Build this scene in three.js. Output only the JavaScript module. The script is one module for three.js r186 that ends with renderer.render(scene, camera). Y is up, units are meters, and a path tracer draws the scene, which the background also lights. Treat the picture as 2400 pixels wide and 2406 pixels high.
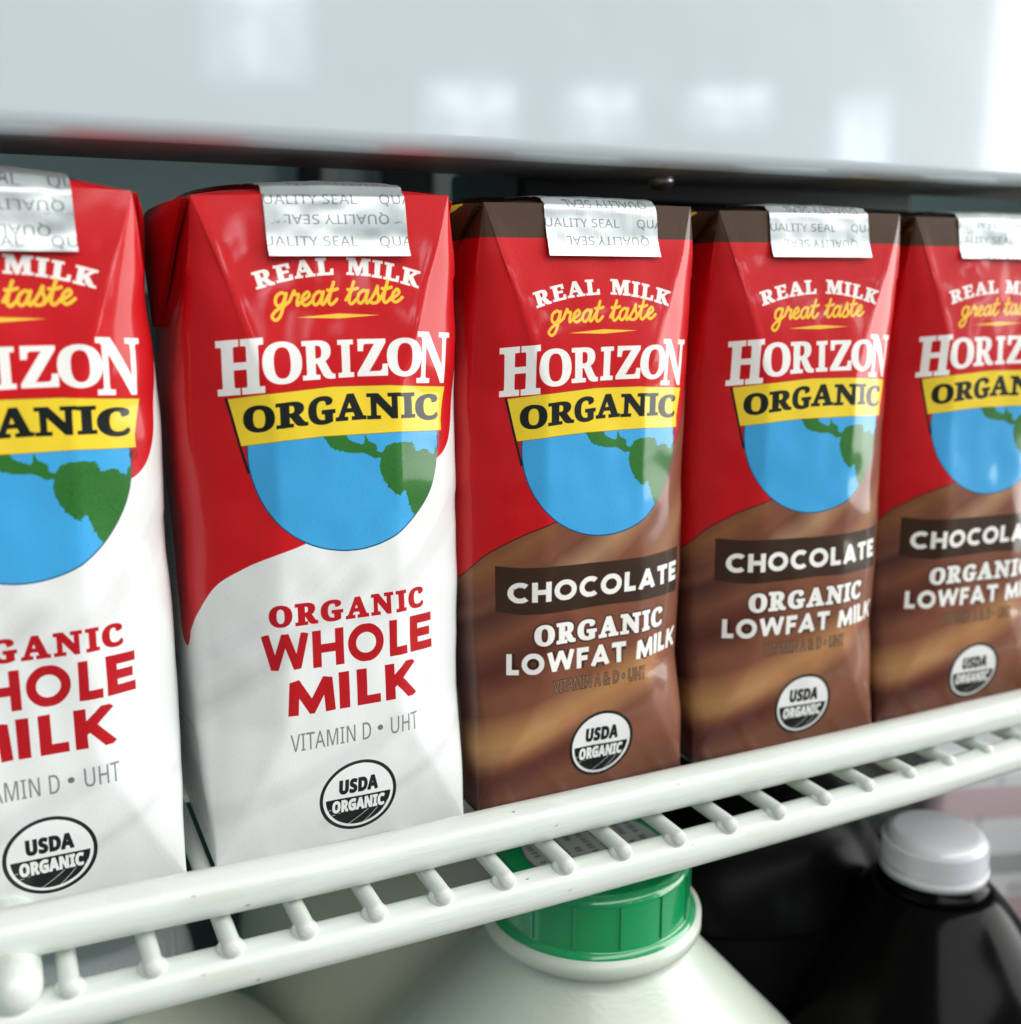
import * as THREE from 'three';
import { mergeGeometries } from 'three/addons/utils/BufferGeometryUtils.js';
import { RoundedBoxGeometry } from 'three/addons/geometries/RoundedBoxGeometry.js';
import { ImprovedNoise } from 'three/addons/math/ImprovedNoise.js';
import { RectAreaLightUniformsLib } from 'three/addons/lights/RectAreaLightUniformsLib.js';

// ------------------------------------------------------------------ camera, light, exposure
// One design unit (u) is 0.2 m; the carton fronts stand on z = 0 and the lens is one unit before them.
const K = 0.2, Y0 = 1.2;
const P = (x, y, z) => new THREE.Vector3(x * K, Y0 + y * K, z * K);
const scene = new THREE.Scene();
const camera = new THREE.PerspectiveCamera(49.57, 1021 / 1024, 0.01, 60);
const yaw = 25.2 * Math.PI / 180, pitch = 11.5 * Math.PI / 180;
camera.position.copy(P(0, 0, 1));
camera.lookAt(camera.position.clone().add(new THREE.Vector3(Math.sin(yaw) * Math.cos(pitch), -Math.sin(pitch), -Math.cos(yaw) * Math.cos(pitch))));
camera.focus = 1.08 * K;
camera.userData.fStop = 11.5;
camera.updateProjectionMatrix();

scene.background = new THREE.Color(0.115, 0.132, 0.134);            // the light of the room all round
RectAreaLightUniformsLib.init();
const renderer = new THREE.WebGLRenderer();
renderer.toneMapping = THREE.LinearToneMapping;
renderer.toneMappingExposure = 1.34;
renderer.shadowMap.enabled = true;

// ------------------------------------------------------------------ helpers
const noise3 = new ImprovedNoise();
function rng(seed) { let a = seed >>> 0; return () => { a |= 0; a = a + 0x6D2B79F5 | 0; let t = Math.imul(a ^ a >>> 15, 1 | a); t = t + Math.imul(t ^ t >>> 7, 61 | t) ^ t; return ((t ^ t >>> 14) >>> 0) / 4294967296; }; }
const lerp = (a, b, t) => a + (b - a) * t, clamp = (v, a = 0, b = 1) => Math.max(a, Math.min(b, v));
const ease = (t) => t * t * (3 - 2 * t);
const taken = {};
function numbered(n) { taken[n] = (taken[n] ?? -1) + 1; return taken[n] ? n + '_' + String(taken[n]).padStart(3, '0') : n; }
function thing(name, label, category, pos, turn = 0, group) {
  const o = new THREE.Group(); o.name = numbered(name); o.position.copy(pos); o.rotation.y = turn;
  o.userData = { label, category }; if (group) o.userData.group = group;
  scene.add(o); return o;
}
function part(name, geo, mat, parent, label) {
  const m = new THREE.Mesh(geo, mat); m.name = name; m.castShadow = m.receiveShadow = true;
  if (label) m.userData.label = label;
  parent.add(m); return m;
}
function struct(name, geo, mat, label) {
  const m = part(name, geo, mat, scene); m.name = numbered(name); m.userData = { kind: 'structure', label }; return m;
}
function box(w, h, d, x, y, z) { return new THREE.BoxGeometry(w * K, h * K, d * K).translate(x * K, y * K, z * K); }
// a grid surface of (nu+1) x (nv+1) points, optionally with a thickness along its normals
function grid(fn, nu, nv, thick = 0) {
  const pos = [], uv = [], idx = [];
  for (let j = 0; j <= nv; j++) for (let i = 0; i <= nu; i++) { const p = fn(i / nu, j / nv); pos.push(p[0] * K, p[1] * K, p[2] * K); uv.push(p[3] ?? i / nu, p[4] ?? j / nv); }
  const w = nu + 1;
  for (let j = 0; j < nv; j++) for (let i = 0; i < nu; i++) { const a = j * w + i, b = a + 1, c = a + w, d = c + 1; idx.push(a, b, d, a, d, c); }
  let g = new THREE.BufferGeometry();
  g.setAttribute('position', new THREE.Float32BufferAttribute(pos, 3)); g.setAttribute('uv', new THREE.Float32BufferAttribute(uv, 2)); g.setIndex(idx);
  g.computeVertexNormals();
  if (thick) {
    const b = g.clone(), n = g.attributes.normal, q = b.attributes.position, ring = [];
    for (let i = 0; i < q.count; i++) q.setXYZ(i, q.getX(i) - n.getX(i) * thick * K, q.getY(i) - n.getY(i) * thick * K, q.getZ(i) - n.getZ(i) * thick * K);
    const id = b.index.array; for (let i = 0; i < id.length; i += 3) { const t = id[i]; id[i] = id[i + 1]; id[i + 1] = t; }
    b.computeVertexNormals();
    for (let i = 0; i < w; i++) ring.push(i);
    for (let j = 1; j <= nv; j++) ring.push(j * w + nu);
    for (let i = nu - 1; i >= 0; i--) ring.push(nv * w + i);
    for (let j = nv - 1; j > 0; j--) ring.push(j * w);
    const rp = [], ru = [], ri = [], f = g.attributes.position;
    ring.forEach((r, k) => { rp.push(f.getX(r), f.getY(r), f.getZ(r), q.getX(r), q.getY(r), q.getZ(r)); ru.push(g.attributes.uv.getX(r), g.attributes.uv.getY(r), g.attributes.uv.getX(r), g.attributes.uv.getY(r)); const a = 2 * k, c = 2 * ((k + 1) % ring.length); ri.push(a, a + 1, c, c, a + 1, c + 1); });
    const e = new THREE.BufferGeometry();
    e.setAttribute('position', new THREE.Float32BufferAttribute(rp, 3)); e.setAttribute('uv', new THREE.Float32BufferAttribute(ru, 2)); e.setIndex(ri); e.computeVertexNormals();
    g = mergeGeometries([g, b, e]);
  }
  return g;
}
function lathe(profile, seg = 64) { return new THREE.LatheGeometry(profile.map(([r, y]) => new THREE.Vector2(r * K, y * K)), seg); }
function smoothProfile(points, n) { return new THREE.SplineCurve(points.map(([r, y]) => new THREE.Vector2(r, y))).getPoints(n).map((p) => [Math.max(0.0001, p.x), p.y]); }
function noiseTexture(size, fn, repeat = [1, 1]) {
  const d = new Uint8Array(size * size * 4);
  for (let j = 0; j < size; j++) for (let i = 0; i < size; i++) { const u0 = i / size, v0 = j / size, e = (t) => ease(clamp((t - .8) / .2)), bu = e(u0), bv = e(v0);
    const v = clamp(lerp(lerp(fn(u0, v0), bu ? fn(u0 - 1, v0) : 0, bu), bv ? lerp(fn(u0, v0 - 1), bu ? fn(u0 - 1, v0 - 1) : 0, bu) : 0, bv)) * 255, k = (j * size + i) * 4; d[k] = d[k + 1] = d[k + 2] = v; d[k + 3] = 255; }
  const t = new THREE.DataTexture(d, size, size); t.wrapS = t.wrapT = THREE.RepeatWrapping; t.magFilter = THREE.LinearFilter; t.minFilter = THREE.LinearMipmapLinearFilter; t.generateMipmaps = true; t.repeat.set(...repeat); t.needsUpdate = true; return t;
}
const N = (x, y, z) => noise3.noise(x, y, z);

// ------------------------------------------------------------------ surfaces
const paperGrain = noiseTexture(512, (u, v) => {
  let s = 0.5; s += 0.16 * N(u * 96, v * 60, 1.3) + 0.14 * N(u * 190, v * 150, 7.1) + 0.10 * N(u * 30, v * 24, 4.4); return s;
}, [4, 4]);
const brushed = noiseTexture(512, (u, v) => 0.5 + 0.3 * N(u * 150, v * 5, 2.2) + 0.14 * N(u * 60, v * 2, 9.9) + 0.18 * N(u * 9, v * 9, 5.5), [1, 1]);
const peel = noiseTexture(1024, (u, v) => 0.5 + 0.3 * N(u * 7, v * 7, 3.1) + 0.24 * N(u * 17, v * 14, 8.8) * clamp(.35 + 1.5 * N(u * 3, v * 3, 1.9)), [2.6, 1.9]);
const smear = noiseTexture(512, (u, v) => 0.30 + 0.2 * N(u * 9, v * 9, 12.1) + 0.15 * N(u * 31, v * 31, 2.7), [3, 3]);
const wireMap = (() => {
  const c = document.createElement('canvas'); c.width = 2048; c.height = 256; const g = c.getContext('2d'), q = rng(31);
  g.fillStyle = '#fff'; g.fillRect(0, 0, 2048, 256);
  for (let i = 0; i < 260; i++) { g.fillStyle = `rgba(150,150,130,${.05 * q()})`; g.beginPath(); g.ellipse(q() * 2048, q() * 256, 10 + q() * 60, 5 + q() * 20, 0, 0, 7); g.fill(); }
  for (let i = 0; i < 22; i++) { g.fillStyle = `rgba(70,66,56,${.2 + .5 * q()})`; g.beginPath(); g.ellipse(q() * 2048, q() * 256, .8 + q() * 1.6, 1 + q() * 2.2, q() * 3, 0, 7); g.fill(); }
  const t = new THREE.CanvasTexture(c); t.colorSpace = THREE.SRGBColorSpace; t.wrapS = t.wrapT = THREE.RepeatWrapping; t.anisotropy = 8; return t;
})();
const M = {
  header: new THREE.MeshPhysicalMaterial({ color: new THREE.Color(0.565, 0.63, 0.675), roughness: 0.3, clearcoat: 1, clearcoatRoughness: 0.055, bumpMap: peel, bumpScale: 0.00027 }),
  wire: new THREE.MeshPhysicalMaterial({ color: new THREE.Color(0.69, 0.735, 0.69), roughness: 0.33, clearcoat: 0.35, clearcoatRoughness: 0.25, bumpMap: smear, bumpScale: 0.00012, map: wireMap }),
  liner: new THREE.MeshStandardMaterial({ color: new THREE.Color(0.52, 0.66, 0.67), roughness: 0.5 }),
  shadedLiner: new THREE.MeshStandardMaterial({ color: new THREE.Color(0.07, 0.10, 0.115), roughness: 0.5 }),  // shaded copy of the liner, the gloom is in its colour
  shopFloor: new THREE.MeshStandardMaterial({ color: new THREE.Color(0.30, 0.29, 0.27), roughness: 0.7 }),
  linerPost: new THREE.MeshStandardMaterial({ color: new THREE.Color(0.6, 0.6, 0.58), roughness: 0.5 }),
  slot: new THREE.MeshStandardMaterial({ color: new THREE.Color(0.02, 0.03, 0.035), roughness: 0.5 }),
  lip: new THREE.MeshPhysicalMaterial({ color: new THREE.Color(0.26, 0.255, 0.255), roughness: 0.36, specularIntensity: 0.4 }),
  blackPlastic: new THREE.MeshStandardMaterial({ color: new THREE.Color(0.008, 0.014, 0.018), roughness: 0.35 }),
  screw: new THREE.MeshStandardMaterial({ color: new THREE.Color(0.45, 0.44, 0.43), roughness: 0.3, metalness: 0.8 }),
  milk: new THREE.MeshPhysicalMaterial({ color: new THREE.Color(0.86, 0.90, 0.74), roughness: 0.36, clearcoat: 0.25, clearcoatRoughness: 0.2, bumpMap: smear, bumpScale: 0.0004 }),  // jug colour raised to make up for weak light under the shelf
  milkDarkened: new THREE.MeshPhysicalMaterial({ color: new THREE.Color(0.56, 0.62, 0.535), roughness: 0.36, clearcoat: 0.3, clearcoatRoughness: 0.18, bumpMap: smear, bumpScale: 0.00025 }),  // darker copy of the jug material, offsets the strong front light
  greenCap: new THREE.MeshPhysicalMaterial({ color: new THREE.Color(0.001, 0.30, 0.095), roughness: 0.25, clearcoat: 0.9, clearcoatRoughness: 0.08 }),
  capPaper: null,
  whiteCap: new THREE.MeshPhysicalMaterial({ color: new THREE.Color(0.86, 0.89, 0.92), roughness: 0.35 }),
  paleCap: new THREE.MeshPhysicalMaterial({ color: new THREE.Color(0.90, 0.91, 0.95), roughness: 0.22, transmission: 0.2, thickness: 0, clearcoat: 0.6, clearcoatRoughness: 0.08 }),
  cola: new THREE.MeshPhysicalMaterial({ color: new THREE.Color(0.003, 0.0025, 0.0025), roughness: 0.16, specularIntensity: 0.16 }),
  darkBottle: new THREE.MeshPhysicalMaterial({ color: new THREE.Color(0.003, 0.003, 0.003), roughness: 0.25, specularIntensity: 0.1 }),
  pane: new THREE.MeshStandardMaterial({ color: 0x222222, emissive: new THREE.Color(0.82, 0.95, 1.0), emissiveIntensity: 0.5, roughness: 1 }),
  view: new THREE.MeshStandardMaterial({ color: 0x111111, emissive: new THREE.Color(0.78, 0.92, 1.0), emissiveIntensity: 6.5, roughness: 1, emissiveMap: noiseTexture(256, (u, v) => {
    const n = N(u * 4.2, v * 3.4, 2.4) * .8 + N(u * 9, v * 8, 7.7) * .5 + N(u * 22, v * 20, 4.1) * .28;
    return .16 + .84 * ease(clamp(.12 + v * .75 + n * .95)) * ease(clamp(Math.min(u, 1 - u) * 9));
  }) }),
  frame: new THREE.MeshStandardMaterial({ color: new THREE.Color(0.25, 0.25, 0.25), roughness: 0.6 }),
};

// ------------------------------------------------------------------ shop windows far behind the camera (the daylight), and one added softbox
function shopWindow(label, x, y, z, w, h, turn, color, strength, mat = M.pane) {         // metres
  const o = thing('shop_window', label, 'window', new THREE.Vector3(x, y - h / 2, z), turn);
  part('pane', new THREE.BoxGeometry(w, h, 0.01).translate(0, h / 2, 0), mat, o);
  const f = [];
  for (const s of [-1, 1]) { f.push(new THREE.BoxGeometry(0.04, h + 0.08, 0.05).translate(s * (w / 2 + 0.021), h / 2, -0.01)); f.push(new THREE.BoxGeometry(w, 0.04, 0.05).translate(0, h / 2 + s * (h / 2 + 0.021), -0.01)); }
  part('frame', mergeGeometries(f), M.frame, o);
  const l = new THREE.RectAreaLight(color, strength, w, h); l.position.set(0, h / 2, 0.03); l.lookAt(new THREE.Vector3(x, y, z).add(new THREE.Vector3(Math.sin(turn), 0, Math.cos(turn)))); 
  l.rotation.set(0, Math.PI, 0); o.add(l);
}
{
  const sky = new THREE.Color(0.80, 0.93, 1.0), warm = new THREE.Color(1, 0.98, 0.95);
  const face = (az) => Math.PI + az;                                                    // windows look back at the cabinet
  const deg = Math.PI / 180;
  const at = (az, r) => [Math.sin(az * deg) * r, Math.cos(az * deg) * r];
  // a row of panes across the shop: azimuth, width of view and the elevations of sill and head as seen from the shelf
  [[13.8, 5.2, 4, 9.9, 17, 3.4, 'high bright window pane behind the viewer, leftmost of the row'],
   [24.3, 5.0, 4.2, 6.6, 10.2, 2.6, 'low window pane second from the left behind the viewer'],
   [31.0, 3.8, 4.4, 7.2, 9.9, 2.2, 'narrow window pane third from the left behind the viewer'],
   [37.3, 4.2, 4.6, 7.6, 9.7, 3.2, 'short window pane fourth from the left behind the viewer'],
   [43.6, 2.6, 5, -3, 9.0, 4.2, 'slim tall window pane fifth from the left, beside the large shop front'],
  ].forEach(([az, wd, r, e0, e1, L, label]) => { const [x, z] = at(az, r), t = (e) => r * Math.tan(e * deg); shopWindow(label, x, Y0 + (t(e0) + t(e1)) / 2, z, 2 * r * Math.tan(wd / 2 * deg), t(e1) - t(e0), face(az * deg), sky, L * .16, M.view); });
  const [x, z] = at(73, 3.2);
  shopWindow('large shop front window far to the right of the viewer', x, 2.0, z, 2.7, 2.8, face(73 * deg), warm, 4.0);
  const [x2, z2] = at(22, 3.0);
  shopWindow('added wide softbox high behind the viewer, no real window', x2, 4.5, z2, 7, 3.4, face(22 * deg), warm, 2.7);  // added softbox built like a window, soft light from above
}

// ------------------------------------------------------------------ cabinet
struct('shop_floor', new THREE.BoxGeometry(9, 0.1, 6).translate(1.5, -0.05, 3.15), M.shopFloor, 'pale shop floor in front of the fridge');
struct('lit_back_wall', box(4.6, 0.40, 0.04, 0.6, 0.19, -1.07).translate(0, Y0, 0), M.liner, 'added sheet for the lit upper part of the inner back wall');  // same wall as below, kept pale to look lit
struct('lower_shelf', box(4.0, 0.06, 1.3, 0.6, -1.871, -0.45).translate(0, Y0, 0), M.header, 'white shelf board under the jugs and bottles');
struct('back_wall', box(5.2, 3.6, 0.1, 0.6, -0.6, -1.15).translate(0, Y0, 0), M.shadedLiner, 'inner back wall of the fridge, shade put into its dark colour');  // darkened so the gaps between cartons read as shade
struct('left_wall', box(0.1, 3.6, 1.1, -1.45, -0.6, -0.56).translate(0, Y0, 0), M.liner, 'inner left wall of the fridge');
struct('right_wall', box(0.1, 3.6, 1.1, 2.65, -0.6, -0.56).translate(0, Y0, 0), M.liner, 'inner right wall of the fridge');
struct('ceiling', box(5.2, 0.1, 1.1, 0.6, 0.42, -0.7).translate(0, Y0, 0), M.liner, 'inner ceiling of the fridge');
struct('floor', box(5.2, 0.1, 1.6, 0.6, -2.4, -0.28).translate(0, Y0, 0), M.liner, 'inner floor of the fridge');
{
  // the white front panel with a rounded lower edge, its profile run along x
  const h = thing('header_panel', 'glossy white front panel above the row of cartons', 'panel', P(0.7, 0.122, -0.02));
  const R = 0.019, prof = [[0, 1.4], [0, R]];
  for (let i = 1; i <= 8; i++) { const a = i / 8 * Math.PI / 2; prof.push([-R + R * Math.cos(a), R - R * Math.sin(a)]); }
  const L = 4.2;
  const front = grid((u, v) => { const k = v * (prof.length - 1), i = Math.min(prof.length - 2, Math.floor(k)), f = k - i; const z = lerp(prof[i][0], prof[i + 1][0], f), y = lerp(prof[i][1], prof[i + 1][1], f); const x = (u - 0.5) * L; return [x, y, z, x / 2.1, y / 1.05 + z]; }, 60, (prof.length - 1) * 2);
  part('front_sheet', front, M.header, h);
  part('underside', box(L, 0.03, 0.16, 0, 0.0165, -0.1), M.lip, h);
  part('backing', box(L, 1.4, 0.05, 0, 0.73, -0.06), M.header, h);
  for (const x of [0.035, 0.73]) part('screw', new THREE.SphereGeometry(0.017 * K, 20, 12).scale(1, 0.7, 1).translate(x * K, 0 * K, -0.13 * K), M.screw, h);
}
{
  const b = thing('control_box', 'black plastic box hanging under the white panel above the chocolate cartons', 'box', P(0.90, 0.098, -0.34));
  part('case', new RoundedBoxGeometry(0.62 * K, 0.05 * K, 0.22 * K, 3, 0.01 * K).translate(0, 0.025 * K, 0), M.blackPlastic, b);
  part('bracket', box(0.5, 0.3, 0.05, 0, 0.19, -0.05), M.blackPlastic, b);
}
for (const [x, w, m, label] of [[0.555, 0.036, M.slot, 'dark slot in the back wall left of the second carton top'], [0.589, 0.028, M.linerPost, 'narrow pale post on the back wall'], [0.737, 0.085, M.slot, 'wide dark slot in the back wall above the second carton'], [0.803, 0.024, M.linerPost, 'narrow pale post right of the wide dark slot']]) {
  const o = thing('wall_strip', label, 'strip', P(x, -0.3, -1.034)); part('strip', new RoundedBoxGeometry(w * K, 0.66 * K, 0.03 * K, 2, 0.006 * K).translate(0, 0.33 * K, 0), m, o);
}

// ------------------------------------------------------------------ wire shelf
{
  const shelf = thing('wire_shelf', 'white coated wire shelf with two thick front rails carrying the cartons', 'shelf', P(0.6, -0.62, 0));
  const rail = (pts, r) => new THREE.TubeGeometry(new THREE.CatmullRomCurve3(pts.map(([x, y, z]) => new THREE.Vector3((x - 0.6) * K, (y + 0.62) * K, z * K))), 120, r * K, 28);
  part('rail', rail([[-0.6, -0.5195, 0.078], [-0.02, -0.5225, 0.078], [0.26, -0.5275, 0.078], [0.46, -0.526, 0.078], [0.85, -0.524, 0.078], [1.13, -0.521, 0.076], [1.9, -0.515, 0.07]], 0.0214), M.wire, shelf);
  part('rail', rail([[-0.6, -0.577, 0.11], [0.0, -0.5805, 0.11], [0.26, -0.5815, 0.11], [0.6, -0.580, 0.108], [0.9, -0.5755, 0.104], [1.15, -0.569, 0.098], [1.9, -0.551, 0.09]], 0.0196), M.wire, shelf);
  const rodGeo = (() => {
    const r = 0.0086, p = [[0.0001, 0], [r * .45, 0.0004], [r * .75, 0.0016], [r * .93, 0.0036], [r, 0.0066], [r, 0.8]];
    const rod = lathe(p, 20).rotateX(-Math.PI / 2), blob = new THREE.SphereGeometry(.0125 * K, 16, 12).scale(1.05, .8, .9).translate(0, -.0055 * K, -.0135 * K);
    return mergeGeometries([rod, blob]);
  })();
  for (let i = -4; i <= 21; i++) {
    const x = 0.019 + 0.0652 * i; const bend = x > 0.7 ? (x - 0.7) * 0.045 : 0;
    const m = part('rod', rodGeo, M.wire, shelf); m.position.set((x - 0.6) * K, (-0.5575 + 0.62 + bend * 0.25) * K, (0.126 - bend) * K);
  }
  part('end_knob', new THREE.CapsuleGeometry(0.0215 * K, 0.2 * K, 10, 28).rotateX(Math.PI / 2).translate((-0.021 - 0.6) * K, (-0.550 + 0.62) * K, 0.012 * K), M.wire, shelf);
  part('cross_bar', rail([[-0.6, -0.578, -0.25], [1.9, -0.578, -0.25]], 0.012), M.wire, shelf);
  part('cross_bar', rail([[-0.6, -0.578, -0.66], [1.9, -0.578, -0.66]], 0.012), M.wire, shelf);
}

// ------------------------------------------------------------------ printed artwork of the cartons
const PX = 3125, SW = 0.32, TOPY = 0.09, BOTY = -0.56;
const FACE = '#c60f18';
function artCanvas() { const c = document.createElement('canvas'); c.width = Math.round(2 * SW * PX); c.height = Math.round((TOPY - BOTY) * PX); return c; }
const ax = (s) => (s + SW) * PX, ay = (y) => (TOPY - y) * PX;
function poly(g, pts, curve) {
  g.beginPath();
  if (!curve) pts.forEach(([s, y], i) => (i ? g.lineTo(ax(s), ay(y)) : g.moveTo(ax(s), ay(y))));
  else { const q = new THREE.SplineCurve(pts.map(([s, y]) => new THREE.Vector2(ax(s), ay(y)))).getPoints(pts.length * 8); q.forEach((p, i) => (i ? g.lineTo(p.x, p.y) : g.moveTo(p.x, p.y))); }
}
// one letter (or word) fitted into a box (s0..s1, y0 bottom .. y1 top), turned by rot about its centre and sheared by rise
function glyph(g, ch, face, s0, s1, y0, y1, o = {}) {
  const { rot = 0, fill = '#fff', grow = 0, edge = 0, edgeStyle = '#000', rise = 0 } = o;
  g.save();
  g.font = face; g.textAlign = 'left'; g.textBaseline = 'alphabetic';
  const m = g.measureText(ch), l = m.actualBoundingBoxLeft, r = m.actualBoundingBoxRight, t = m.actualBoundingBoxAscent, b = m.actualBoundingBoxDescent;
  const W = (s1 - s0) * PX, H = (y1 - y0) * PX;
  g.translate(ax((s0 + s1) / 2), ay((y0 + y1) / 2)); g.rotate(-rot * Math.PI / 180); g.transform(1, -rise, 0, 1, 0, 0);
  const kx = W / (l + r), ky = H / (t + b);
  g.scale(kx, ky); g.translate(l - (l + r) / 2, t - (t + b) / 2);
  g.lineJoin = 'round';
  if (edge) { g.strokeStyle = edgeStyle; g.lineWidth = edge * PX * 2 / Math.sqrt(kx * ky); g.strokeText(ch, 0, 0); }
  g.fillStyle = fill; g.fillText(ch, 0, 0);
  if (grow) { g.strokeStyle = fill; g.lineWidth = grow * PX * 2 / Math.sqrt(kx * ky); g.lineJoin = 'miter'; g.miterLimit = 1.6; g.strokeText(ch, 0, 0); }
  g.restore();
}
const SERIF = 'bold 200px serif', SANS = 'bold 200px sans-serif', LIGHT = '200px sans-serif';
// geometric sans capitals drawn with even strokes: unit square cell, stroke width w
const GEO = {
  W: [1.42, (p, w) => { p.moveTo(w * .5, 0); p.lineTo(.37, 1 - w * .35); p.lineTo(.71, .04); p.lineTo(1.05, 1 - w * .35); p.lineTo(1.42 - w * .5, 0); }],
  H: [.86, (p, w) => { p.moveTo(w / 2, 0); p.lineTo(w / 2, 1); p.moveTo(.86 - w / 2, 0); p.lineTo(.86 - w / 2, 1); p.moveTo(w / 2, .5); p.lineTo(.86 - w / 2, .5); }],
  O: [1.06, (p, w) => { p.ellipse(.53, .5, .53 - w / 2, .52 - w / 2, 0, 0, 7); }],
  C: [.9, (p, w) => { p.ellipse(.53, .5, .53 - w / 2, .52 - w / 2, 0, .85, 2 * Math.PI - .85); }],
  L: [.58, (p, w) => { p.moveTo(w / 2, 0); p.lineTo(w / 2, 1 - w / 2); p.lineTo(.58, 1 - w / 2); }],
  E: [.66, (p, w) => { p.moveTo(.66, w / 2); p.lineTo(w / 2, w / 2); p.lineTo(w / 2, 1 - w / 2); p.lineTo(.66, 1 - w / 2); p.moveTo(w / 2, .5); p.lineTo(.6, .5); }],
  M: [1.16, (p, w) => { p.moveTo(w * .5, 1); p.lineTo(w * .72, .1); p.lineTo(.58, .86); p.lineTo(1.16 - w * .72, .1); p.lineTo(1.16 - w * .5, 1); }],
  I: [.2, (p, w) => { p.moveTo(.1, 0); p.lineTo(.1, 1); }],
  K: [.84, (p, w) => { p.moveTo(w / 2, 0); p.lineTo(w / 2, 1); p.moveTo(w / 2, .62); p.lineTo(.74, -.02); p.moveTo(.3, .42); p.lineTo(.76, 1.02); }],
  A: [1.0, (p, w) => { p.moveTo(w * .45, 1.0); p.lineTo(.5, .06); p.lineTo(1 - w * .45, 1.0); p.moveTo(.24, .72); p.lineTo(.76, .72); }],
  T: [.74, (p, w) => { p.moveTo(0, w / 2); p.lineTo(.74, w / 2); p.moveTo(.37, 0); p.lineTo(.37, 1); }],
  F: [.62, (p, w) => { p.moveTo(.62, w / 2); p.lineTo(w / 2, w / 2); p.lineTo(w / 2, 1); p.moveTo(w / 2, .52); p.lineTo(.56, .52); }],
};
function geoLetter(g, ch, s0, s1, y0, y1, fill, w = .2, edge) {
  const [W, draw] = GEO[ch];
  const paint = (style, lw) => { g.save(); g.translate(ax(s0), ay(y1)); g.scale((s1 - s0) * PX / W, (y1 - y0) * PX); const m = Math.max(0, (w - .25) / 2) + .012; g.beginPath(); g.rect(-.2, -m, W + .4, 1 + 2 * m); g.clip(); g.beginPath(); draw(g, w); g.strokeStyle = style; g.lineWidth = lw; g.lineJoin = 'miter'; g.miterLimit = 3; g.lineCap = 'butt'; g.stroke(); g.restore(); };
  if (edge) paint(edge, w + .13);
  paint(fill, w);
}
function geoWord(g, word, s0, s1, y0, y1, fill, gap = .12, w = .2, edge) {
  const widths = [...word].map((c) => (c === ' ' ? .3 : GEO[c][0])), total = widths.reduce((a, b) => a + b, 0) + gap * (word.length - 1), k = (s1 - s0) / total;
  for (const pass of edge ? [1, 0] : [0]) { let s = s0; [...word].forEach((c, i) => { if (c !== ' ') { if (pass) geoLetter(g, c, s, s + widths[i] * k, y0, y1, edge, w + .14); else geoLetter(g, c, s, s + widths[i] * k, y0, y1, fill, w); } s += (widths[i] + gap) * k; }); }
}
// slab capitals spread between s0 and s1
function slabWord(g, word, s0, s1, yAt, h, fill, o = {}) {
  g.font = SERIF; const gap = o.gap ?? .1, ws = [...word].map((c) => (c === ' ' ? 70 : g.measureText(c).actualBoundingBoxRight + g.measureText(c).actualBoundingBoxLeft)), G = gap * 200, total = ws.reduce((a, b) => a + b, 0) + G * (word.length - 1), k = (s1 - s0) / total;
  for (const pass of o.edge ? [1, 0] : [0]) { let s = s0; [...word].forEach((c, i) => { const a = s, b = s + ws[i] * k, mid = (a + b) / 2, [y, rot] = yAt(mid); if (c !== ' ') glyph(g, c, SERIF, a, b, y, y + h, pass ? { fill: o.edgeStyle, rot, edge: o.edge, edgeStyle: o.edgeStyle } : { fill, rot, grow: o.grow ?? 0 }); s = b + G * k; }); }
}
function sansLine(g, text, s0, s1, y0, y1, fill, face = LIGHT, o = {}) {
  glyph(g, text, face, s0, s1, y0, y1, { fill, ...o });
}
// the joined handwriting, as smooth strokes (x, y up, x-height 1)
const SCRIPT = {
  g: { adv: 1.12, strokes: [[[.8, .82], [.5, 1.02], [.14, .78], [.1, .28], [.34, 0], [.64, .22], [.82, .96], [.72, .1], [.55, -.75], [.25, -1.08], [-.05, -.8], [.2, -.35], [.7, -.02], [1.12, .34]]] },
  r: { adv: .8, strokes: [[[0, .34], [.26, 1.12], [.34, .86], [.62, .84], [.56, .3], [.62, .02], [.8, .22]]] },
  e: { adv: .86, strokes: [[[-.08, .18], [.3, .42], [.62, .74], [.46, 1.02], [.16, .72], [.12, .26], [.36, 0], [.64, .1], [.9, .36]]] },
  a: { adv: 1.02, strokes: [[[.74, .86], [.44, 1.02], [.12, .72], [.08, .24], [.3, 0], [.58, .26], [.78, 1.0], [.7, .3], [.82, .0], [1.04, .28]]] },
  t: { adv: .82, strokes: [[[0, .3], [.3, 1.0], [.46, 1.72]], [[.46, 1.72], [.3, .9], [.26, .2], [.44, -.02], [.66, .14], [.84, .38]], [[.06, 1.12], [.42, 1.1], [.8, 1.2]]] },
  s: { adv: .78, strokes: [[[0, .2], [.3, .8], [.46, 1.3], [.5, .86], [.66, .36], [.5, .02], [.16, .0], [.06, .16]], [[.5, .02], [.62, .08], [.8, .34]]] },
  ' ': { adv: .72, strokes: [] },
};
function script(g, text, s0, s1, yBase, slope, xh, fill) {
  const total = [...text].reduce((a, c) => a + SCRIPT[c].adv, 0), k = (s1 - s0) / total; let s = s0;
  g.save(); g.strokeStyle = fill; g.lineWidth = xh * .27 * PX; g.lineCap = 'round'; g.lineJoin = 'round';
  for (const c of text) {
    for (const st of SCRIPT[c].strokes) {
      const q = new THREE.SplineCurve(st.map(([x, y]) => { const S = s + x * k + y * xh * .16; return new THREE.Vector2(ax(S), ay(yBase + (S - s0) * slope + y * xh)); })).getPoints(st.length * 10);
      g.beginPath(); q.forEach((p, i) => (i ? g.lineTo(p.x, p.y) : g.moveTo(p.x, p.y))); g.stroke();
    }
    s += SCRIPT[c].adv * k;
  }
  g.restore();
}
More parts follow.
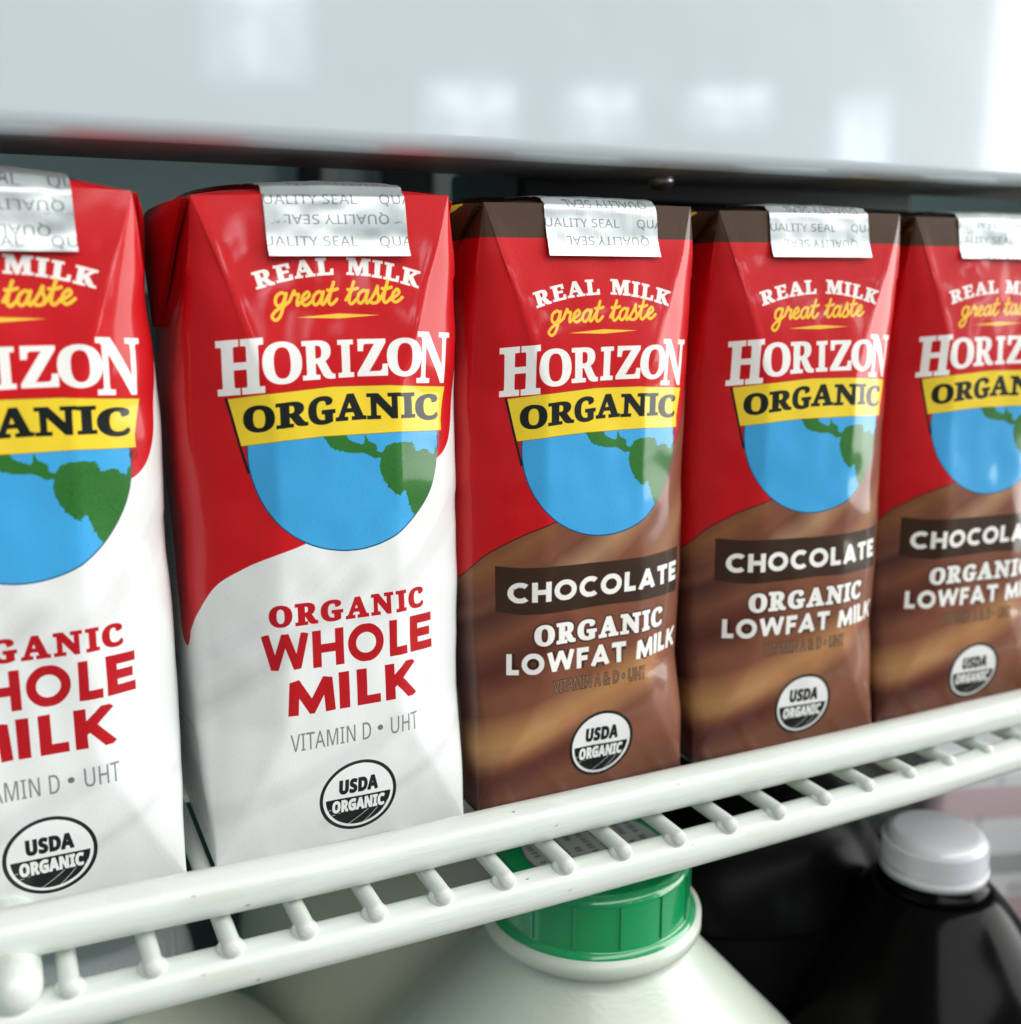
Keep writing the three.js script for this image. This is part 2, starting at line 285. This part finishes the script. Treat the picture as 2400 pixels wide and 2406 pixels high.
function roundSeal(g, cs, cy, r) {
  const X = ax(cs), Y = ay(cy), R = r * PX;
  const disc = (k, f) => { g.beginPath(); g.arc(X, Y, R * k, 0, 7); g.fillStyle = f; g.fill(); };
  disc(1, '#11181b'); disc(.915, '#f2f2f0'); 
  g.save(); g.beginPath(); g.arc(X, Y, R * .84, 0, 7); g.clip();
  g.fillStyle = '#0c1316'; g.fillRect(X - R, Y + R * .02, 2 * R, R);
  g.strokeStyle = '#d8dad8'; g.lineWidth = R * .018;
  for (const [x0, y0, x1, y1] of [[-.84, .33, -.2, .2], [-.78, .5, .2, .28], [-.45, .92, .42, .32], [.0, .95, .6, .34], [.38, .9, .78, .3]]) { g.beginPath(); g.moveTo(X + R * x0, Y + R * y0); g.quadraticCurveTo(X + R * (x0 * .45 + x1 * .55), Y + R * (y0 * .62 + y1 * .38), X + R * x1, Y + R * y1); g.stroke(); }
  g.restore();
  glyph(g, 'USDA', SANS, cs - r * .49, cs + r * .49, cy + r * .115, cy + r * .50, { fill: '#10171a', grow: r * .02 });
  glyph(g, 'ORGANIC', SANS, cs - r * .66, cs + r * .68, cy - r * .41, cy - r * .09, { fill: '#f4f4f2', grow: r * .016, edge: r * .05, edgeStyle: '#0c1316' });
}
const BOUND = { // where the red ends, left to right round the carton (s, y)
  milk: [[-.34, .02], [-.30, -.02], [-.25, -.20], [-.20, -.315], [-.165, -.335], [-.1395, -.299], [-.1177, -.2695], [-.0907, -.2529], [-.0661, -.2427], [-.0362, -.2333], [.0, -.219], [.05, -.196], [.088, -.172], [.1177, -.157], [.131, -.133], [.138, -.09], [.15, -.05], [.2, -.01], [.34, .0]],
  cocoa: [[-.34, -.2], [-.28, -.27], [-.22, -.315], [-.18, -.318], [-.1425, -.289], [-.119, -.268], [-.084, -.249], [-.048, -.2356], [.0, -.219], [.05, -.2], [.107, -.1655], [.123, -.1425], [.132, -.115], [.15, -.08], [.2, -.04], [.34, -.02]],
};
function flagAndGlobe(g, dy, organic) {
  const sh = (pts) => pts.map(([s, y]) => [s, y + dy]);
  // globe
  g.save(); g.beginPath(); g.rect(0, ay(-.12 + dy), 2 * SW * PX, .3 * PX); g.clip(); g.beginPath(); g.arc(ax(.0116), ay(-.148 + dy), .095 * PX, 0, 7); g.fillStyle = '#3fa3dc'; g.fill(); g.lineWidth = .0012 * PX; g.strokeStyle = '#14406a'; g.stroke(); g.clip();
  const grain = rng(5);
  g.fillStyle = '#2f6f2c';
  const rough = (pts, amt, seed) => { const q = new THREE.SplineCurve(pts.map(([s, y]) => new THREE.Vector2(s, y))).getPoints(pts.length * 9); return q.map((p, i) => [p.x + amt * N(i * .7, seed, 1), p.y + dy + amt * N(i * .7, seed, 5)]); };
  poly(g, rough([[-.022, -.125], [-.0132, -.1356], [-.0058, -.1455], [.0102, -.1505], [.0245, -.1518], [.0339, -.1570], [.0444, -.1558], [.0453, -.1536], [.0367, -.1506], [.0352, -.1446], [.0285, -.1405], [.0251, -.135], [.0232, -.1431], [.0131, -.14], [.0081, -.1356], [.008, -.125]], .0016, 2)); g.fill();
  poly(g, rough([[.0405, -.1545], [.0452, -.1465], [.0542, -.1440], [.0727, -.1450], [.0784, -.1535], [.0905, -.153], [.1, -.1592], [.1051, -.1528], [.115, -.16], [.11, -.19], [.09, -.206], [.078, -.216], [.07, -.205], [.064, -.190], [.0565, -.194], [.044, -.181], [.0385, -.166]], .0026, 9)); g.fill();
  g.clip(); g.fillStyle = 'rgba(10,40,12,.35)';
  for (let i = 0; i < 900; i++) { const s = .045 + grain() * .06, y = -.147 - grain() * .06; g.fillRect(ax(s), ay(y + dy), 2, 2); }
  g.restore();
  // flag
  poly(g, sh([[-.0981, -.0978], [-.066, -.0938], [-.0031, -.0891], [.05, -.0895], [.1184, -.0949], [.1138, -.113], [.1115, -.126], [.1123, -.1371], [.06, -.1338], [-.0126, -.134], [-.05, -.1362], [-.0886, -.1403]])); g.closePath();
  g.fillStyle = '#f0d033'; g.fill(); g.strokeStyle = 'rgba(90,60,10,.55)'; g.lineWidth = .0006 * PX; g.stroke();
  const blk = '#141a16';
  const o = (c, a, b, y1, y0, rise) => glyph(g, c, SERIF, a, b, y0 + dy, y1 + dy, { fill: blk, grow: .0011, rise });
  o('O', -.0842, -.0582, -.1044, -.127, .06); o('R', -.0552, -.0285, -.1022, -.1234, .08); o('G', -.0262, -.0032, -.0985, -.1222, .07); o('A', -.0013, .0262, -.0970, -.1195, .02); o('N', .0290, .0600, -.0976, -.1198, -.01); o('I', .0622, .0762, -.0985, -.1205, -.03); o('C', .0788, .106, -.1012, -.1246, -.05);
  g.strokeStyle = '#101413'; g.lineWidth = .0023 * PX; poly(g, sh([[-.0995, -.098], [-.0835, -.164]])); g.stroke();
  // registered mark
  g.strokeStyle = '#3a1a14'; g.lineWidth = .0008 * PX; g.beginPath(); g.arc(ax(.1089), ay(-.1428 + dy), .0036 * PX, 0, 7); g.stroke();
  glyph(g, 'R', SANS, .1072, .1106, -.1448 + dy, -.1408 + dy, { fill: '#3a1a14' });
}
function horizon(g, dy) {
  const o = (c, a, b, y1, y0, rise = 0, grow = .0009) => glyph(g, c, SERIF, a, b, y0 + dy, y1 + dy, { fill: '#f4f2ee', grow, rise });
  o('H', -.105, -.0658, -.0466, -.0925, .075, .0012); o('O', -.0655, -.0316, -.0484, -.0844, .02); o('R', -.0299, -.0012, -.0483, -.0813, .03); o('I', .0032, .0164, -.0483, -.0802, .02); o('Z', .0212, .0486, -.0474, -.0798, .0); o('O', .0498, .0838, -.0472, -.0815, -.01); o('N', .0800, .1207, -.0428, -.0898, -.06, .0006);
}
function slogan(g, dy) {
  const R = .233, c = .009, top = .0108 + dy;
  slabWord(g, 'REAL MILK', -.0695, .085, (s) => [top - (R - Math.sqrt(R * R - (s - c) ** 2)), -Math.asin((s - c) / R) * 180 / Math.PI * .9], .0142, '#f3efea', { gap: .12, grow: .0007 });
  script(g, 'great taste', -.0535, .0655, -.0172 + dy, .028, .0112, '#f2c63c');
  g.fillStyle = '#f2c63c'; poly(g, [[-.0345, -.0272 + dy], [.0055, -.0238 + dy], [.045, -.0257 + dy], [.0055, -.0284 + dy]]); g.closePath(); g.fill();
}
function drawRed(g, bound) {
  g.fillStyle = FACE; g.beginPath(); g.moveTo(0, 0);
  const q = new THREE.SplineCurve(bound.map(([s, y]) => new THREE.Vector2(ax(s), ay(y)))).getPoints(240);
  q.forEach((p) => g.lineTo(p.x, p.y)); g.lineTo(2 * SW * PX, 0); g.closePath(); g.fill();
  return q;
}
function printGrain(g, seed, amount) {
  const r = rng(seed), W = 2 * SW * PX, H = (TOPY - BOTY) * PX;
  for (let i = 0; i < 9000; i++) { const v = r() > .5; g.fillStyle = v ? `rgba(255,255,255,${amount * r()})` : `rgba(0,0,0,${amount * r()})`; g.fillRect(r() * W, r() * H, 1 + r() * 5, 1 + r() * 5); }
  for (let i = 0; i < 26; i++) { g.fillStyle = `rgba(40,40,36,${.25 + .4 * r()})`; g.beginPath(); g.ellipse(r() * W, r() * H, 1 + r() * 1.6, 1 + r() * 2.4, r() * 3, 0, 7); g.fill(); }
}
function canvasTexture(c) { const t = new THREE.CanvasTexture(c); t.colorSpace = THREE.SRGBColorSpace; t.anisotropy = 8; return t; }
function swirl(g, list) {          // soft streaks, print and edge shade alike: [s0,y0,s1,y1,width,colour]
  for (const [s0, y0, s1, y1, w, rgb, alpha, bend = .02] of list) for (let k = 14; k >= 1; k--) {
    g.strokeStyle = `rgba(${rgb},${alpha / 14})`; g.lineWidth = w * PX * k / 14; g.lineCap = 'round';
    g.beginPath(); g.moveTo(ax(s0), ay(y0)); g.quadraticCurveTo(ax((s0 + s1) / 2), ay((y0 + y1) / 2 - bend), ax(s1), ay(y1)); g.stroke();
  }
}
function milkArt() {
  const c = artCanvas(), g = c.getContext('2d');
  g.fillStyle = '#e6e9e7'; g.fillRect(0, 0, c.width, c.height);
  swirl(g, [[-.16, -.40, .02, -.27, .030, '176,176,176', .30], [-.14, -.34, .0, -.245, .016, '190,190,190', .30], [-.16, -.50, .06, -.42, .03, '186,186,186', .22], [.02, -.31, .15, -.2, .03, '196,196,196', .25], [.06, -.29, .17, -.14, .014, '180,180,180', .25], [-.02, -.52, .13, -.44, .02, '200,200,200', .2], [-.3, -.45, -.15, -.36, .04, '180,180,180', .25]]);
  drawRed(g, BOUND.milk);
  flagAndGlobe(g, 0); horizon(g, 0); slogan(g, 0);
  const red = '#b3121c';
  slabWord(g, 'ORGANIC', -.0693, .0856, (s) => [-.3090, 0], .0192, red, { gap: .16, grow: .0011 });
  const y0 = -.3535, y1 = -.3172;
  for (const [ch, a, b] of [['W', -.0788, -.0345], ['H', -.0312, -.0008], ['O', .0036, .0394], ['L', .0457, .0658], ['E', .0697, .0962]]) geoLetter(g, ch, a, b, y0, y1, red, .235);
  for (const [ch, a, b] of [['M', -.0562, -.0112], ['I', -.0062, .0022], ['L', .0106, .0344], ['K', .0397, .0745]]) geoLetter(g, ch, a, b, -.3975, -.3612, red, .245);
  sansLine(g, 'VITAMIN D', -.0553, .0236, -.4338, -.4160, '#7d8080'); sansLine(g, 'UHT', .0440, .0748, -.4330, -.4152, '#7d8080');
  g.fillStyle = '#6d7070'; g.beginPath(); g.arc(ax(.0331), ay(-.4240), .0028 * PX, 0, 7); g.fill();
  roundSeal(g, .0115, -.4945, .0395);
  g.strokeStyle = '#9a9d9b'; g.lineWidth = .0012 * PX; g.beginPath(); g.roundRect(ax(-.265), ay(-.42), .10 * PX, .11 * PX, .012 * PX); g.stroke();
  printGrain(g, 11, .035);
  return canvasTexture(c);
}
function cocoaArt() {
  const c = artCanvas(), g = c.getContext('2d');
  g.fillStyle = '#7b4a36'; g.fillRect(0, 0, c.width, c.height);
  swirl(g, [[-.2, -.36, .0, -.27, .05, '46,22,15', .7], [-.16, -.30, -.13, -.56, .045, '38,18,12', 1.0], [-.03, -.29, .07, -.21, .045, '196,150,110', 1.1], [.05, -.31, .16, -.2, .04, '176,122,88', .7], [-.2, -.31, -.06, -.245, .03, '150,100,62', .7], [-.2, -.345, -.08, -.3, .02, '160,110,66', .6], [-.2, -.42, -.04, -.355, .05, '56,28,19', .75], [-.14, -.478, .06, -.408, .062, '194,146,94', 1.25], [-.03, -.455, .10, -.39, .03, '160,108,72', .7], [.04, -.5, .2, -.36, .09, '146,98,80', .7], [-.2, -.53, .0, -.475, .05, '62,30,19', .7], [-.16, -.55, .16, -.545, .035, '40,19,12', 1.15], [.135, -.25, .15, -.56, .022, '60,30,20', .6], [-.3, -.45, -.17, -.4, .08, '40,22,16', .5]]);  // swirl print; dark streaks along the edges also deepen the shade
  const q = drawRed(g, BOUND.cocoa);
  g.strokeStyle = 'rgba(46,12,10,.75)'; g.lineWidth = .0013 * PX; g.beginPath(); q.forEach((p, i) => (i ? g.lineTo(p.x, p.y) : g.moveTo(p.x, p.y))); g.stroke();
  g.fillStyle = '#46301f'; g.fillRect(0, 0, c.width, ay(.0468));
  flagAndGlobe(g, -.0115); horizon(g, -.0122); slogan(g, -.0182);
  // flavour band
  poly(g, [[-.1104, -.2797], [-.083, -.2818], [-.051, -.2822], [.017, -.2834], [.062, -.2832], [.1235, -.2825], [.1240, -.3328], [.062, -.332], [.017, -.3307], [-.051, -.3326], [-.083, -.3324], [-.1102, -.3285]]); g.closePath(); g.fillStyle = '#372417'; g.fill();
  const w = '#f4f1ec';
  geoWord(g, 'CHOCOLATE', -.0978, .1200, -.3196, -.2978, w, .13, .25);
  slabWord(g, 'ORGANIC', -.0684, .0925, () => [-.3658, 0], .0205, w, { gap: .15, grow: .0013, edge: .003, edgeStyle: '#3b2115' });
  geoWord(g, 'LOWFAT MILK', -.0992, .1246, -.3972, -.3745, w, .12, .25, '#3b2115');
  sansLine(g, 'VITAMIN A & D • UHT', -.048, .0648, -.4203, -.4072, '#93725c', LIGHT, { edge: .0009, edgeStyle: '#3f271a' });
  roundSeal(g, .0155, -.4905, .0392);
  // small grey panel low on the left side
  g.fillStyle = '#8b8e8a'; g.beginPath(); g.roundRect(ax(-.262), ay(-.415), .10 * PX, .105 * PX, .012 * PX); g.fill();
  g.fillStyle = '#2b2a28'; g.beginPath(); g.arc(ax(-.185), ay(-.492), .012 * PX, 0, 7); g.fill();
  printGrain(g, 23, .045);
  return canvasTexture(c);
}
function paperMaterial(map) { return new THREE.MeshPhysicalMaterial({ map, roughness: 0.42, bumpMap: paperGrain, bumpScale: 0.00005, clearcoat: 0.55, clearcoatRoughness: 0.09, specularIntensity: 0.4, side: THREE.DoubleSide }); }
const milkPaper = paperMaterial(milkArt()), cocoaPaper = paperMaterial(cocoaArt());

// ------------------------------------------------------------------ carton shape
const S = 0.256, ST = 0.236, D = 0.26, FLAT = 0.115, MIDW = 0.2725, YT = 0.08, YB = -0.548, BULGE = 0.018, SLOPE = 0.45;
function sect(y) {
  let t = 1;
  if (y > -0.1) t = 1 - clamp((y + 0.1) / 0.18); else if (y < -0.41) t = 1 - clamp((-0.41 - y) / 0.138);
  const e = y > -0.2 ? ST : S; return { a: lerp(e, FLAT, t), w: lerp(e, MIDW, t), z: BULGE * Math.sin(t * Math.PI / 2), t };
}
const TILTED = (y, x, tilt) => y + (y > 0 ? tilt * (x / S) * y / YT : 0);
function cartonBody(seed, tilt) {
  const rows = [], NR = 92;
  for (let j = 0; j <= NR; j++) {
    const y = lerp(YB, YT, j / NR), { a, w, z, t } = sect(y), half = [];
    const c = (w - a) / 2, zs = z - SLOPE * c * 1.27, zb = -D + 0.3 * c, b = w * 0.5;
    const seg = (x0, z0, x1, z1, n) => { for (let i = 0; i < n; i++) half.push([lerp(x0, x1, i / n), lerp(z0, z1, i / n)]); };
    seg(0, z, a / 2, z, 14); for (let i = 0; i < 18; i++) { const f = i / 18; half.push([a / 2 + c * f, z - SLOPE * c * (.72 * f + .55 * f ** 4)]); } seg(b, zs, b, zb, 12); seg(b, zb, b - c, -D, 6); seg(b - c, -D, 0, -D, 6); half.push([0, -D]);
    let s = 0; const arc = half.map((p, i) => { if (i) s += Math.hypot(p[0] - half[i - 1][0], p[1] - half[i - 1][1]); return s; });
    const row = [];
    for (let i = half.length - 1; i > 0; i--) row.push([-half[i][0], half[i][1], -arc[i]]);
    for (let i = 0; i < half.length; i++) row.push([half[i][0], half[i][1], arc[i]]);
    for (let pass = 0; pass < (y < -.2 ? 3 : t > 0.75 ? 2 : t > .4 ? 1 : 0); pass++) { const q = row.map((p) => [...p]); for (let i = 1; i < row.length - 1; i++) for (const k of [0, 1]) row[i][k] = q[i][k] * .5 + (q[i - 1][k] + q[i + 1][k]) * .25; }
    const mid = half.length - 1; row.forEach((p, i) => { const k = Math.abs(i - mid); p[3] = (k === 14 || k === 32) ? (y > -.2 ? .0016 : .0005) * (1 - .75 * t) : 0; });
    rows.push([y, row]);
  }
  const nc = rows[0][1].length - 1;
  return grid((u, v) => {
    const [y, row] = rows[Math.round(v * NR)], p = row[Math.round(u * nc)];
    const edge = Math.min(1, Math.min(y - YB, YT - y) / 0.05), lx = p[0], lz = p[1] + D / 2, len = Math.hypot(lx, lz) || 1;
    const d = edge * (0.0046 * N(p[2] * 9 + seed, y * 7, seed * 1.7) + 0.0015 * N(p[2] * 30 + seed, y * 22, 3.3)) + p[3] * edge;
    return [p[0] + lx / len * d, TILTED(y, p[0], tilt) - YB, p[1] + lz / len * d, clamp((p[2] + SW) / (2 * SW), .002, .998), (y - BOTY) / (TOPY - BOTY)];
  }, nc, NR);
}
function cartonTop(dome, tilt) {
  return grid((u, v) => {
    const x = (u - .5) * ST, z = -v * D, e = (1 - (2 * u - 1) ** 2) * (1 - Math.pow(Math.abs(2 * v - 1), 2.4));
    const fin = 0.008 * Math.exp(-(((v - .5) / .045) ** 2)) * (1 - (2 * u - 1) ** 8);
    return [x, TILTED(YT, x, tilt) + dome * Math.sqrt(e) * (.8 + .2 * N(u * 3, v * 3, dome * 99)) + fin - YB - .0006, z - .0, (x + SW) / (2 * SW), .995];
  }, 26, 26);
}
const cartonBottom = grid((u, v) => [(u - .5) * S, 0.0005, -D + v * D, .5, .005], 4, 4);
function flapGeometry(side) {
  return grid((u, v) => {
    const top = YT - 0.001 - YB, half = lerp(D / 2 - .003, 0.014, v), z = -D / 2 + (u - .5) * 2 * half;
    const y = top - .110 * Math.pow(v, 1.3), out = sect(y + YB).w / 2 + .0015 * v + 0.013 * Math.sin(Math.PI * Math.pow(v, .5) * .96) * (1 - .9 * Math.abs(2 * u - 1) ** 3);
    return [side * out, y, z, u, 1 - v];
  }, 18, 18, side > 0 ? -.006 : .006);
}
const flapL = flapGeometry(-1), flapR = flapGeometry(1);
function flapMaterial(cocoa) {
  const c = document.createElement('canvas'); c.width = c.height = 256; const g = c.getContext('2d');
  g.fillStyle = FACE; g.fillRect(0, 0, 256, 256);
  if (cocoa) { g.fillStyle = '#46301f'; g.fillRect(0, 0, 256, 92); g.fillStyle = '#d8b93c'; g.beginPath(); g.ellipse(150, 26, 78, 24, -.2, 0, 7); g.fill(); }
  return new THREE.MeshPhysicalMaterial({ map: canvasTexture(c), roughness: .5, specularIntensity: .3, bumpMap: paperGrain, bumpScale: .00006, side: THREE.DoubleSide });
}
const redFlap = flapMaterial(false), brownFlap = flapMaterial(true);

// foil pull seal over the front top edge; rows of "QUALITY SEAL" printed grey, alternately upside down
function foilMaterial(rowsUp, shift) {
  const c = document.createElement('canvas'); c.width = 512; c.height = 640; const g = c.getContext('2d');
  g.fillStyle = '#bcc1c2'; g.fillRect(0, 0, 512, 640);
  g.font = '46px sans-serif'; g.textBaseline = 'alphabetic'; g.fillStyle = '#6e7474';
  // canvas bottom = lower end of the strip; rowsUp: [distance of the baseline from the lower end (u), upright]
  const pxu = 512 / .13;
  for (const [y, up, dx] of rowsUp) {
    const w = g.measureText('QUALITY SEAL').width;
    g.save(); g.translate(0, 640 - y * pxu); if (!up) { g.scale(-1, -1); g.translate(-512, 0); }
    g.scale(386 / w, 1);
    for (let i = -1; i < 3; i++) g.fillText('QUALITY SEAL', (dx + i * 463) * w / 386, 0);
    g.restore();
  }
  const r = rng(77 + shift);
  g.fillStyle = 'rgba(110,116,112,.5)';
  for (let i = 0; i < 26; i++) { const yy = 640 - .031 * pxu + r() * 8, l = r() < .5; g.fillRect(l ? r() * 90 : 420 + r() * 90, yy, 2 + r() * 7, 2 + r() * 3); }
  return new THREE.MeshPhysicalMaterial({ map: canvasTexture(c), metalness: .8, roughness: .4, bumpMap: brushed, bumpScale: .00004, side: THREE.DoubleSide });
}
function foilGeometry(x0, x1, yLow, tilt, dome, seed) {
  const front = YT - yLow, over = .085, total = front + over;
  return grid((u, v) => {
    const x = lerp(x0, x1, u), d = v * total; let y, z;
    const wr = 0.0018 * N(u * 2.6 + seed, v * 5.2, seed) + .0008 * N(u * 8 + seed, v * 9, 2.2), curl = .004 * Math.max(0, 1 - d / .02) ** 2;
    if (d < front - .004) { y = yLow + d; z = sect(y).z + .0022 + wr + curl; }
    else if (d < front + .004) { const k = (d - front + .004) / .008 * Math.PI / 2; y = YT - .004 + .0058 * Math.sin(k); z = -.004 + .0062 * Math.cos(k) + wr * .5; }
    else { const e = (d - front) / D, uu = x / ST + .5; y = YT + dome * Math.sqrt(Math.max(0, (1 - (2 * uu - 1) ** 2) * (1 - Math.pow(Math.abs(2 * e - 1), 2.4)))) + .0022 + Math.abs(wr); z = -(d - front); }
    return [x + .0025 * (v - .4) * -1, TILTED(y, x, tilt) - YB, z, u, d / .1625];
  }, 30, 46, .0006);
}
function makeCarton(kind, label, xc, turn, seed, o) {
  const cocoa = kind === 'cocoa';
  const t = thing(cocoa ? 'chocolate_milk_carton' : 'whole_milk_carton', label, 'milk carton', P(xc, YB, o.z ?? 0), turn, cocoa ? 'chocolate milk cartons in the row' : 'whole milk cartons in the row');
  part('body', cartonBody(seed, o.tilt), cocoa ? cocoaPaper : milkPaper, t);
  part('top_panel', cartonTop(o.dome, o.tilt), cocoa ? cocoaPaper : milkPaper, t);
  part('base', cartonBottom, cocoa ? cocoaPaper : milkPaper, t);
  for (const [g, sd] of [[flapL, -1], [flapR, 1]]) part('side_flap', g, cocoa ? brownFlap : redFlap, t).position.y = (Math.min(0, sd * o.tilt * .5) - .003) * K;
  part('foil_seal', foilGeometry(o.foil[0], o.foil[1], o.foil[2], o.tilt, o.dome, seed), foilMaterial(o.rows, o.shift), t, 'silver foil strip over the top edge').rotation.z = (o.skew ?? 0) * Math.PI / 180 * .12;
  return t;
}
const R3 = [[.009, true, -61], [.0362, false, 62], [.0455, true, -50], [.073, false, 40]];
const deg = Math.PI / 180;
makeCarton('milk', 'red and white whole milk carton at the far left, cut off by the photo edge', 0.0040, .6 * deg, 3, { skew: 3, tilt: -.004, dome: .020, foil: [-.0572, .0748, .0278], rows: [[.0035, true, -30], [.0205, false, 70], [.0405, false, 22], [.052, true, -20]], shift: 60 });
makeCarton('milk', 'whole milk carton directly left of the brown cartons, its whole front visible', 0.2875, -.4 * deg, 8, { tilt: .008, dome: .016, foil: [-.0566, .0738, .0266], rows: R3, shift: -98 });
makeCarton('cocoa', 'chocolate milk carton directly right of the whole milk cartons, sharpest of the brown ones', 0.56, .4 * deg, 15, { skew: -2, tilt: .003, dome: .010, foil: [-.0572, .0712, .0296], rows: [[.0189, false, 43], [.028, true, -52], [.055, false, 40]], shift: 118 });
makeCarton('cocoa', 'chocolate milk carton in the middle of the three brown ones, slightly blurred', 0.838, -4.5 * deg, 21, { tilt: .002, dome: .010, foil: [-.0572, .0722, .0316], rows: [[.0185, false, 60], [.0275, true, -50], [.055, false, 40]], shift: 108 });
makeCarton('cocoa', 'blurred chocolate milk carton at the right end, cut off by the photo edge', 1.116, -4.5 * deg, 34, { tilt: .001, dome: .010, foil: [-.0572, .0722, .0326], rows: [[.0175, true, -62], [.044, false, 30], [.005, false, 20]], shift: 100 });

// ------------------------------------------------------------------ bottles on the shelf below
function jugBody(cut) { return lathe([...smoothProfile([[.0001, cut], [.30, cut], [.365, cut + .03], [.38, cut + .12], [.38, .55], [.365, .72], [.31, .86], [.22, .97], [.145, 1.055], [.118, 1.09]], 70), [.112, 1.1], [.128, 1.112], [.128, 1.128], [.108, 1.135], [.105, 1.17]], 72); }
function jugCap(r, h) {
  const g = [lathe([[.0001, h], [r - .012, h], [r - .004, h - .003], [r, h - .012], [r, .024], [r + .002, .022]], 72), lathe([[r + .002, .022], [r + .008, .018], [r + .011, .0], [r - .01, 0]], 72)];
  return g;
}
const ribs = (r, h, n, w, y0) => { const a = []; for (let i = 0; i < n; i++) { const f = i / n * Math.PI * 2; a.push(new THREE.BoxGeometry(.004 * K, h * K, w * K).translate(r * K, (y0 + h / 2) * K, 0).rotateY(f)); } return mergeGeometries(a); };
function makeJug(label, x, topY, z, mat, cap, rCap = .114, cut = 0) {
  const H = 1.17, t = thing('milk_jug', label, 'milk jug', P(x, topY - H - .028, z), 0, null);
  part('body', jugBody(cut), mat, t);
  const c = jugCap(rCap, .085); const cm = part('cap', c[0], cap, t); cm.position.y = (H - .057) * K;
  const sk = part('seal_ring', c[1], cap, cm);
  part('rib', ribs(rCap, .05, cap === M.greenCap ? 14 : 40, cap === M.greenCap ? .004 : .003, .025), cap, cm);
  return [t, cm];
}
{
  const c = document.createElement('canvas'); c.width = c.height = 256; const g = c.getContext('2d');
  g.fillStyle = '#9da3a0'; g.fillRect(0, 0, 256, 256); const r = rng(4); g.strokeStyle = 'rgba(38,48,48,.8)'; g.lineWidth = 5;
  for (let row = 0; row < 9; row++) for (let x = 14; x < 240; x += 8 + r() * 5) { if (r() < .12) continue; g.beginPath(); g.moveTo(x, 22 + row * 26); g.lineTo(x + 3 * (r() - .5), 34 + row * 26); g.stroke(); }
  M.capPaper = new THREE.MeshStandardMaterial({ map: canvasTexture(c), roughness: .6 });
  const [t, cm] = makeJug('milk jug with a green cap standing under the shelf, in front', .593, -.641, -.036, M.milkDarkened, M.greenCap);
  part('cap_sticker', new THREE.CylinderGeometry(.082 * K, .082 * K, .002 * K, 48).translate(0, .0862 * K, 0), M.capPaper, cm);
}
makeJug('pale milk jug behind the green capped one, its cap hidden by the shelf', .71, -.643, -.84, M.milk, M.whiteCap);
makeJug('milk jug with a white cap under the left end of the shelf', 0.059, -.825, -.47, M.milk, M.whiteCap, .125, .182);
function makeCola(label, x, topY, z, rBody, H, cap, rCap, sh = 1, mat = M.cola) {
  const dn = (f) => H * (1 - (1 - f) * sh);
  const t = thing('dark_soda_bottle', label, 'bottle', P(x, topY - H, z), 0, null);
  const rn = rCap - .008;
  part('body', lathe([...smoothProfile([[.0001, 0], [rBody * .7, .0], [rBody, .06], [rBody, dn(.45)], [rBody * .98, dn(.55)], [rBody * .82, dn(.70)], [rBody * .56, dn(.81)], [rn + .02, dn(.885)], [rn, H * .915]], 60), [rn, H * .925], [rn + .014, H * .93], [rn + .014, H * .94], [rn, H * .945], [rn - .004, H * .99]], 64), mat, t);
  const h = .058, cm = part('cap', lathe([[.0001, h], [rCap - .014, h], [rCap - .004, h - .006], [rCap, h - .016], [rCap, .012], [rCap + .004, .01], [rCap + .004, 0], [rCap - .01, 0]], 64), cap, t); cm.position.y = (H - h) * K;
  part('rib', ribs(rCap, .03, 90, .0024, .014), cap, cm);
  return t;
}
makeCola('large dark soda bottle in the black gap right of the green cap', .98, -.6, -.33, .275, 1.24, M.blackPlastic, .072, .5, M.darkBottle);
makeCola('dark soda bottle with a pale clear cap at the lower right', 1.108, -.716, -.005, .22, 1.124, M.paleCap, .0665, .62);
{
  const stripe = (a, b, seed) => {
    const c = document.createElement('canvas'); c.width = 512; c.height = 256; const g = c.getContext('2d'), r = rng(seed);
    g.fillStyle = '#f0f0f4'; g.fillRect(0, 0, 512, 256);
    for (const [y, h, col] of a) { g.fillStyle = col; g.fillRect(0, y, 512, h); }
    for (let i = 0; i < 60; i++) { g.fillStyle = `rgba(90,90,88,${.3 * r()})`; g.fillRect(r() * 512, r() * 256, 4 + r() * 30, 2 + r() * 5); }
    return new THREE.MeshPhysicalMaterial({ map: canvasTexture(c), roughness: .4, clearcoat: .4 });
  };
  const tub = (label, x, y, z, w, h, d, turn, mat) => { const t = thing('food_pack', label, 'package', P(x, y, z), turn); part('wrap', new RoundedBoxGeometry(w * K, h * K, d * K, 4, .03 * K).translate(0, h / 2 * K, 0), mat, t); part('lid', new RoundedBoxGeometry((w + .02) * K, .03 * K, (d + .02) * K, 3, .012 * K).translate(0, (h + .012) * K, 0), M.whiteCap, t); };
  tub('white package with red stripes behind the clear capped bottle', 1.75, -1.84, -.45, .5, 1.01, .4, -.3, stripe([[10, 16, '#dcc3c8'], [44, 10, '#b8bcb8'], [66, 16, '#d9bcc3'], [130, 20, '#a9adab']], 0, 3));
  tub('grey white package with a pink band at the right edge below the shelf', 1.95, -1.84, .02, .5, .94, .36, -.2, stripe([[14, 18, '#dcc6cb'], [52, 10, '#9aa09c'], [90, 24, '#a7aba8']], 0, 8));
}
renderer.render(scene, camera);
